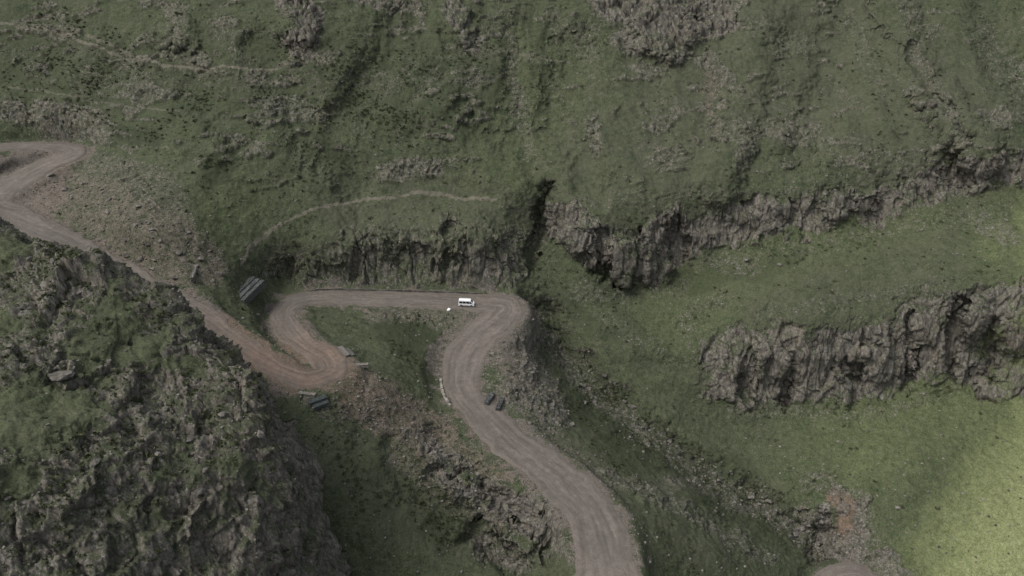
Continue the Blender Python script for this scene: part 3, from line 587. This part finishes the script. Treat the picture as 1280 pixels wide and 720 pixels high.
def gabion(px, py, rotz, baskets, label, mat=M_GABION, sink=.4, rough=.045):
    p = hit(px, py); r = empty('gabion_wall', p-Vector((0, 0, sink)), label, 'retaining wall'); r.rotation_euler = (0, 0, rotz)
    for k, (x, y, z, sx, sy, sz) in enumerate(baskets):
        b = bm_obj('basket', stone_box(sx, sy, sz, k+int(px), rough), mat, r); b.location = (x, y, z)
        bm_obj('wire_frame', wires(sx, sy, sz), M_WIRE, b)
    return r
gabion(307, 366, math.radians(79), [(0, 2.55, -1, 15, 1.55, 2.9), (.2, .85, -1, 15.2, 1.55, 3.3), (0, -.85, -1, 15, 1.55, 2.9), (.1, -2.55, -1, 14.6, 1.55, 2.5)], 'dark stepped gabion wall of four long stone baskets left of the wide bend', sink=.2, rough=.08)
gabion(243, 345, math.radians(100), [(0, 0, 0, 7, .9, 1.7)], 'thin grey gabion slab standing on the slope above the road, left of the stepped gabion wall', M_BOULDER, rough=.08)
gabion(430, 442, math.radians(125), [(0, 0, 0, 6, 1.4, 1.5), (-.5, -1.6, 0, 5, 1.2, .8)], 'grey gabion wall leaning along the outer edge of the middle hairpin tip', M_BOULDER)
gabion(450, 457, math.radians(5), [(0, 0, 0, 5.0, 1.2, .9)], 'low tan gabion block just right of the middle hairpin tip', M_TAN)
gabion(384, 494, math.radians(-10), [(0, 0, 0, 5.0, 1.1, 1.1)], 'flat tan gabion block on the edge below the middle hairpin', M_TAN)
gabion(397, 503, math.radians(35), [(0, 0, 0, 4.8, 1.5, 1.5), (.3, -1.6, 0, 4.2, 1.3, .8)], 'blue grey gabion wall stepping down the bank below the middle hairpin', M_TEAL)
gabion(612, 500, math.radians(68), [(0, 0, 0, 5.0, 1.4, 1.7)], 'dark gabion wall nearer the lower road on the stony bank', sink=.6, rough=.12)
gabion(625, 507, math.radians(76), [(0, 0, 0, 5.6, 1.3, 1.7)], 'dark gabion wall farther right of the lower road on the stony bank', sink=.5, rough=.12)

# ---------------------------------------------------------------- low stone edgings along the road
def edging(name, i0, i1, side, h, label, mat, gap=.5, off=.3):
    S = RS1[i0:i1]; tan = np.gradient(S[:, :2], axis=0); tan /= np.linalg.norm(tan, axis=1, keepdims=True)
    nor = np.stack([-tan[:, 1], tan[:, 0]], -1)*side; bm = bmesh.new(); q = S[:, :2]+nor*(S[:, 3:4]/2+off)
    for k in range(len(S)-1):
        d = q[k+1]-q[k]; L = np.linalg.norm(d); hh = h*random.uniform(.55, 1.2)
        m = Matrix.Translation((q[k][0]+d[0]/2, q[k][1]+d[1]/2, S[k, 2]+hh/2-.3))@Matrix.Rotation(math.atan2(d[1], d[0])+random.uniform(-.1, .1), 4, 'Z')@Matrix.Diagonal((L*1.12, gap*random.uniform(.85, 1.2), hh+.3, 1))
        g_ = bmesh.ops.create_cube(bm, size=1, matrix=m)
        for v in g_['verts']: v.co += Vector((random.uniform(-.06, .06), random.uniform(-.06, .06), random.uniform(-.06, .06)))
    return tag(bm_obj(name, bm, mat), label, 'low wall')
def near_idx(px, py, z):
    p = unproj(px, py, t_from_z(py, z)); return int(np.argmin(((RS1[:, :3]-p)**2).sum(1)))
ia, ib = near_idx(600, 378, -142.9), near_idx(385, 374, -139.2)
edging('stone_parapet', ia, ib, -1, .75, 'long low stone parapet along the far edge of the road behind the van', M_BOULDER, .6)
ja, jb = near_idx(590, 500, -150), near_idx(578, 470, -148)
edging('stone_kerb', ja, jb, 1, .9, 'short pale stone edging on the left side of the lower road bend', M_PALE, .7)

# ---------------------------------------------------------------- white van
def van(px, py):
    p = hit(px, py); k = int(np.argmin(((RS1[:, :2]-np.array(p)[:2])**2).sum(1))); d = RS1[k-2, :3]-RS1[k+2, :3]
    r = empty('van', p, 'white passenger van with dark windows driving along the gravel road by the sharp bend', 'van')
    r.rotation_euler = (0, -math.atan2(d[2], math.hypot(d[0], d[1])), math.atan2(d[1], d[0])); r.scale = (1.06, 1.06, 1.06)
    hw = lambda z: .98 if z <= 1.2 else .98-.12*(z-1.2)/1.15
    prof = [(-2.70, .42), (-2.72, 1.2), (-2.62, 2.15), (-2.45, 2.33), (1.15, 2.36), (1.5, 2.26), (2.2, 1.42), (2.62, 1.2), (2.74, .9), (2.74, .42)]
    bm = bmesh.new(); vs_ = {s: [bm.verts.new((x, s*hw(z), z)) for x, z in prof] for s in (-1, 1)}
    n = len(prof)
    for i in range(n):
        j = (i+1) % n; bm.faces.new((vs_[1][i], vs_[1][j], vs_[-1][j], vs_[-1][i]))
    for s in (-1, 1):
        a = vs_[s]; bm.faces.new([a[i] for i in (0, 1, 7, 8, 9)]); bm.faces.new([a[i] for i in (1, 2, 3, 4, 5, 6, 7)])
    bmesh.ops.bevel(bm, geom=[e for e in bm.edges if len(e.link_faces) == 2 and e.calc_face_angle(0) > .5], offset=.07, segments=3, affect='EDGES')
    bm_obj('body', bm, M_WHITE, r)
    def panel(name, c, mat, th=.012, parent=r):
        c = [Vector(q) for q in c]; nn = (c[1]-c[0]).cross(c[3]-c[0]).normalized(); b = bmesh.new()
        f_ = [b.verts.new(q+nn*th) for q in c]; g_ = [b.verts.new(q-nn*th) for q in c]
        b.faces.new(f_); b.faces.new(g_[::-1])
        for i in range(4): b.faces.new((f_[i], g_[i], g_[(i+1) % 4], f_[(i+1) % 4]))
        return bm_obj(name, b, mat, parent)
    zb, zt = 1.3, 2.05
    for s in (-1, 1):
        for x0, x1, x2, x3 in [(-2.45, -1.3, -1.3, -2.4), (-1.2, -.1, -.1, -1.2), (0, 1.0, 1.0, 0), (1.1, 2.05, 1.5, 1.1)]:
            panel('window', [(x0, s*(hw(zb)+.004), zb), (x1, s*(hw(zb)+.004), zb), (x2, s*(hw(zt)+.004), zt), (x3, s*(hw(zt)+.004), zt)], M_GLASS)
        dr = panel('door', [(1.08, s*.985, .5), (1.98, s*.985, .5), (1.98, s*.985, 1.2), (1.08, s*.985, 1.2)], M_WHITE)
        panel('handle', [(1.15, s*1.0, 1.05), (1.35, s*1.0, 1.05), (1.35, s*1.0, 1.1), (1.15, s*1.0, 1.1)], M_TRIM, .012, dr)
        panel('sill_trim', [(-2.0, s*.985, .5), (1.0, s*.985, .5), (1.0, s*.985, .62), (-2.0, s*.985, .62)], M_TRIM)
        panel('headlight', [(2.742, s*.55, .85), (2.742, s*.9, .85), (2.70, s*.88, 1.08), (2.70, s*.55, 1.08)], M_LAMP)
        panel('tail_light', [(-2.715, s*.78, .9), (-2.715, s*.94, .9), (-2.70, s*.92, 1.4), (-2.70, s*.78, 1.4)], M_RED)
        b = bmesh.new(); bmesh.ops.create_cube(b, size=1, matrix=Matrix.Translation((1.95, s*1.12, 1.42))@Matrix.Diagonal((.12, .26, .22, 1))); bmesh.ops.bevel(b, geom=b.edges[:], offset=.03, segments=2, affect='EDGES'); bm_obj('mirror', b, M_TRIM, r)
        for x in (-1.75, 1.72):
            m = Matrix.Translation((x, s*.9, .36))@Matrix.Rotation(math.pi/2, 4, 'X')
            b = bmesh.new(); bmesh.ops.create_cone(b, segments=28, radius1=.44, radius2=.44, depth=.19, cap_ends=True, matrix=Matrix.Translation((x, s*.905, .42))@Matrix.Rotation(math.pi/2, 4, 'X')); bm_obj('wheel_arch', b, M_TRIM, r)
            b = bmesh.new(); bmesh.ops.create_cone(b, segments=28, radius1=.36, radius2=.36, depth=.24, cap_ends=True, matrix=m)
            bmesh.ops.bevel(b, geom=[e for e in b.edges if e.calc_face_angle(0) > 1], offset=.04, segments=2, affect='EDGES'); wh = bm_obj('wheel', b, M_TYRE, r)
            b = bmesh.new(); bmesh.ops.create_cone(b, segments=20, radius1=.21, radius2=.16, depth=.05, cap_ends=True, matrix=Matrix.Translation((x, s*1.03, .36))@Matrix.Rotation(math.pi/2*s, 4, 'X')); bm_obj('rim', b, M_RIM, wh)
    panel('windscreen', [(1.56, -.78, 2.18), (1.56, .78, 2.18), (2.15, .86, 1.475), (2.15, -.86, 1.475)], M_GLASS, .025)
    panel('rear_window', [(-2.715, -.75, 1.35), (-2.715, .75, 1.35), (-2.635, .7, 2.0), (-2.635, -.7, 2.0)], M_GLASS, .02)
    for x, nm in ((2.76, 'front_bumper'), (-2.72, 'rear_bumper')):
        b = bmesh.new(); bmesh.ops.create_cube(b, size=1, matrix=Matrix.Translation((x, 0, .52))@Matrix.Diagonal((.14, 1.86, .24, 1))); bmesh.ops.bevel(b, geom=b.edges[:], offset=.04, segments=2, affect='EDGES'); bm_obj(nm, b, M_TRIM, r)
    return r
van(583, 382)
b = lump(.7, 555, 8, .9); o = bm_obj('marker_stone', b, M_WHITE); o.location = hit(561, 388)+Vector((0, 0, .3)); tag(o, 'small whitewashed marker stone on the road edge left of the white van', 'stone')
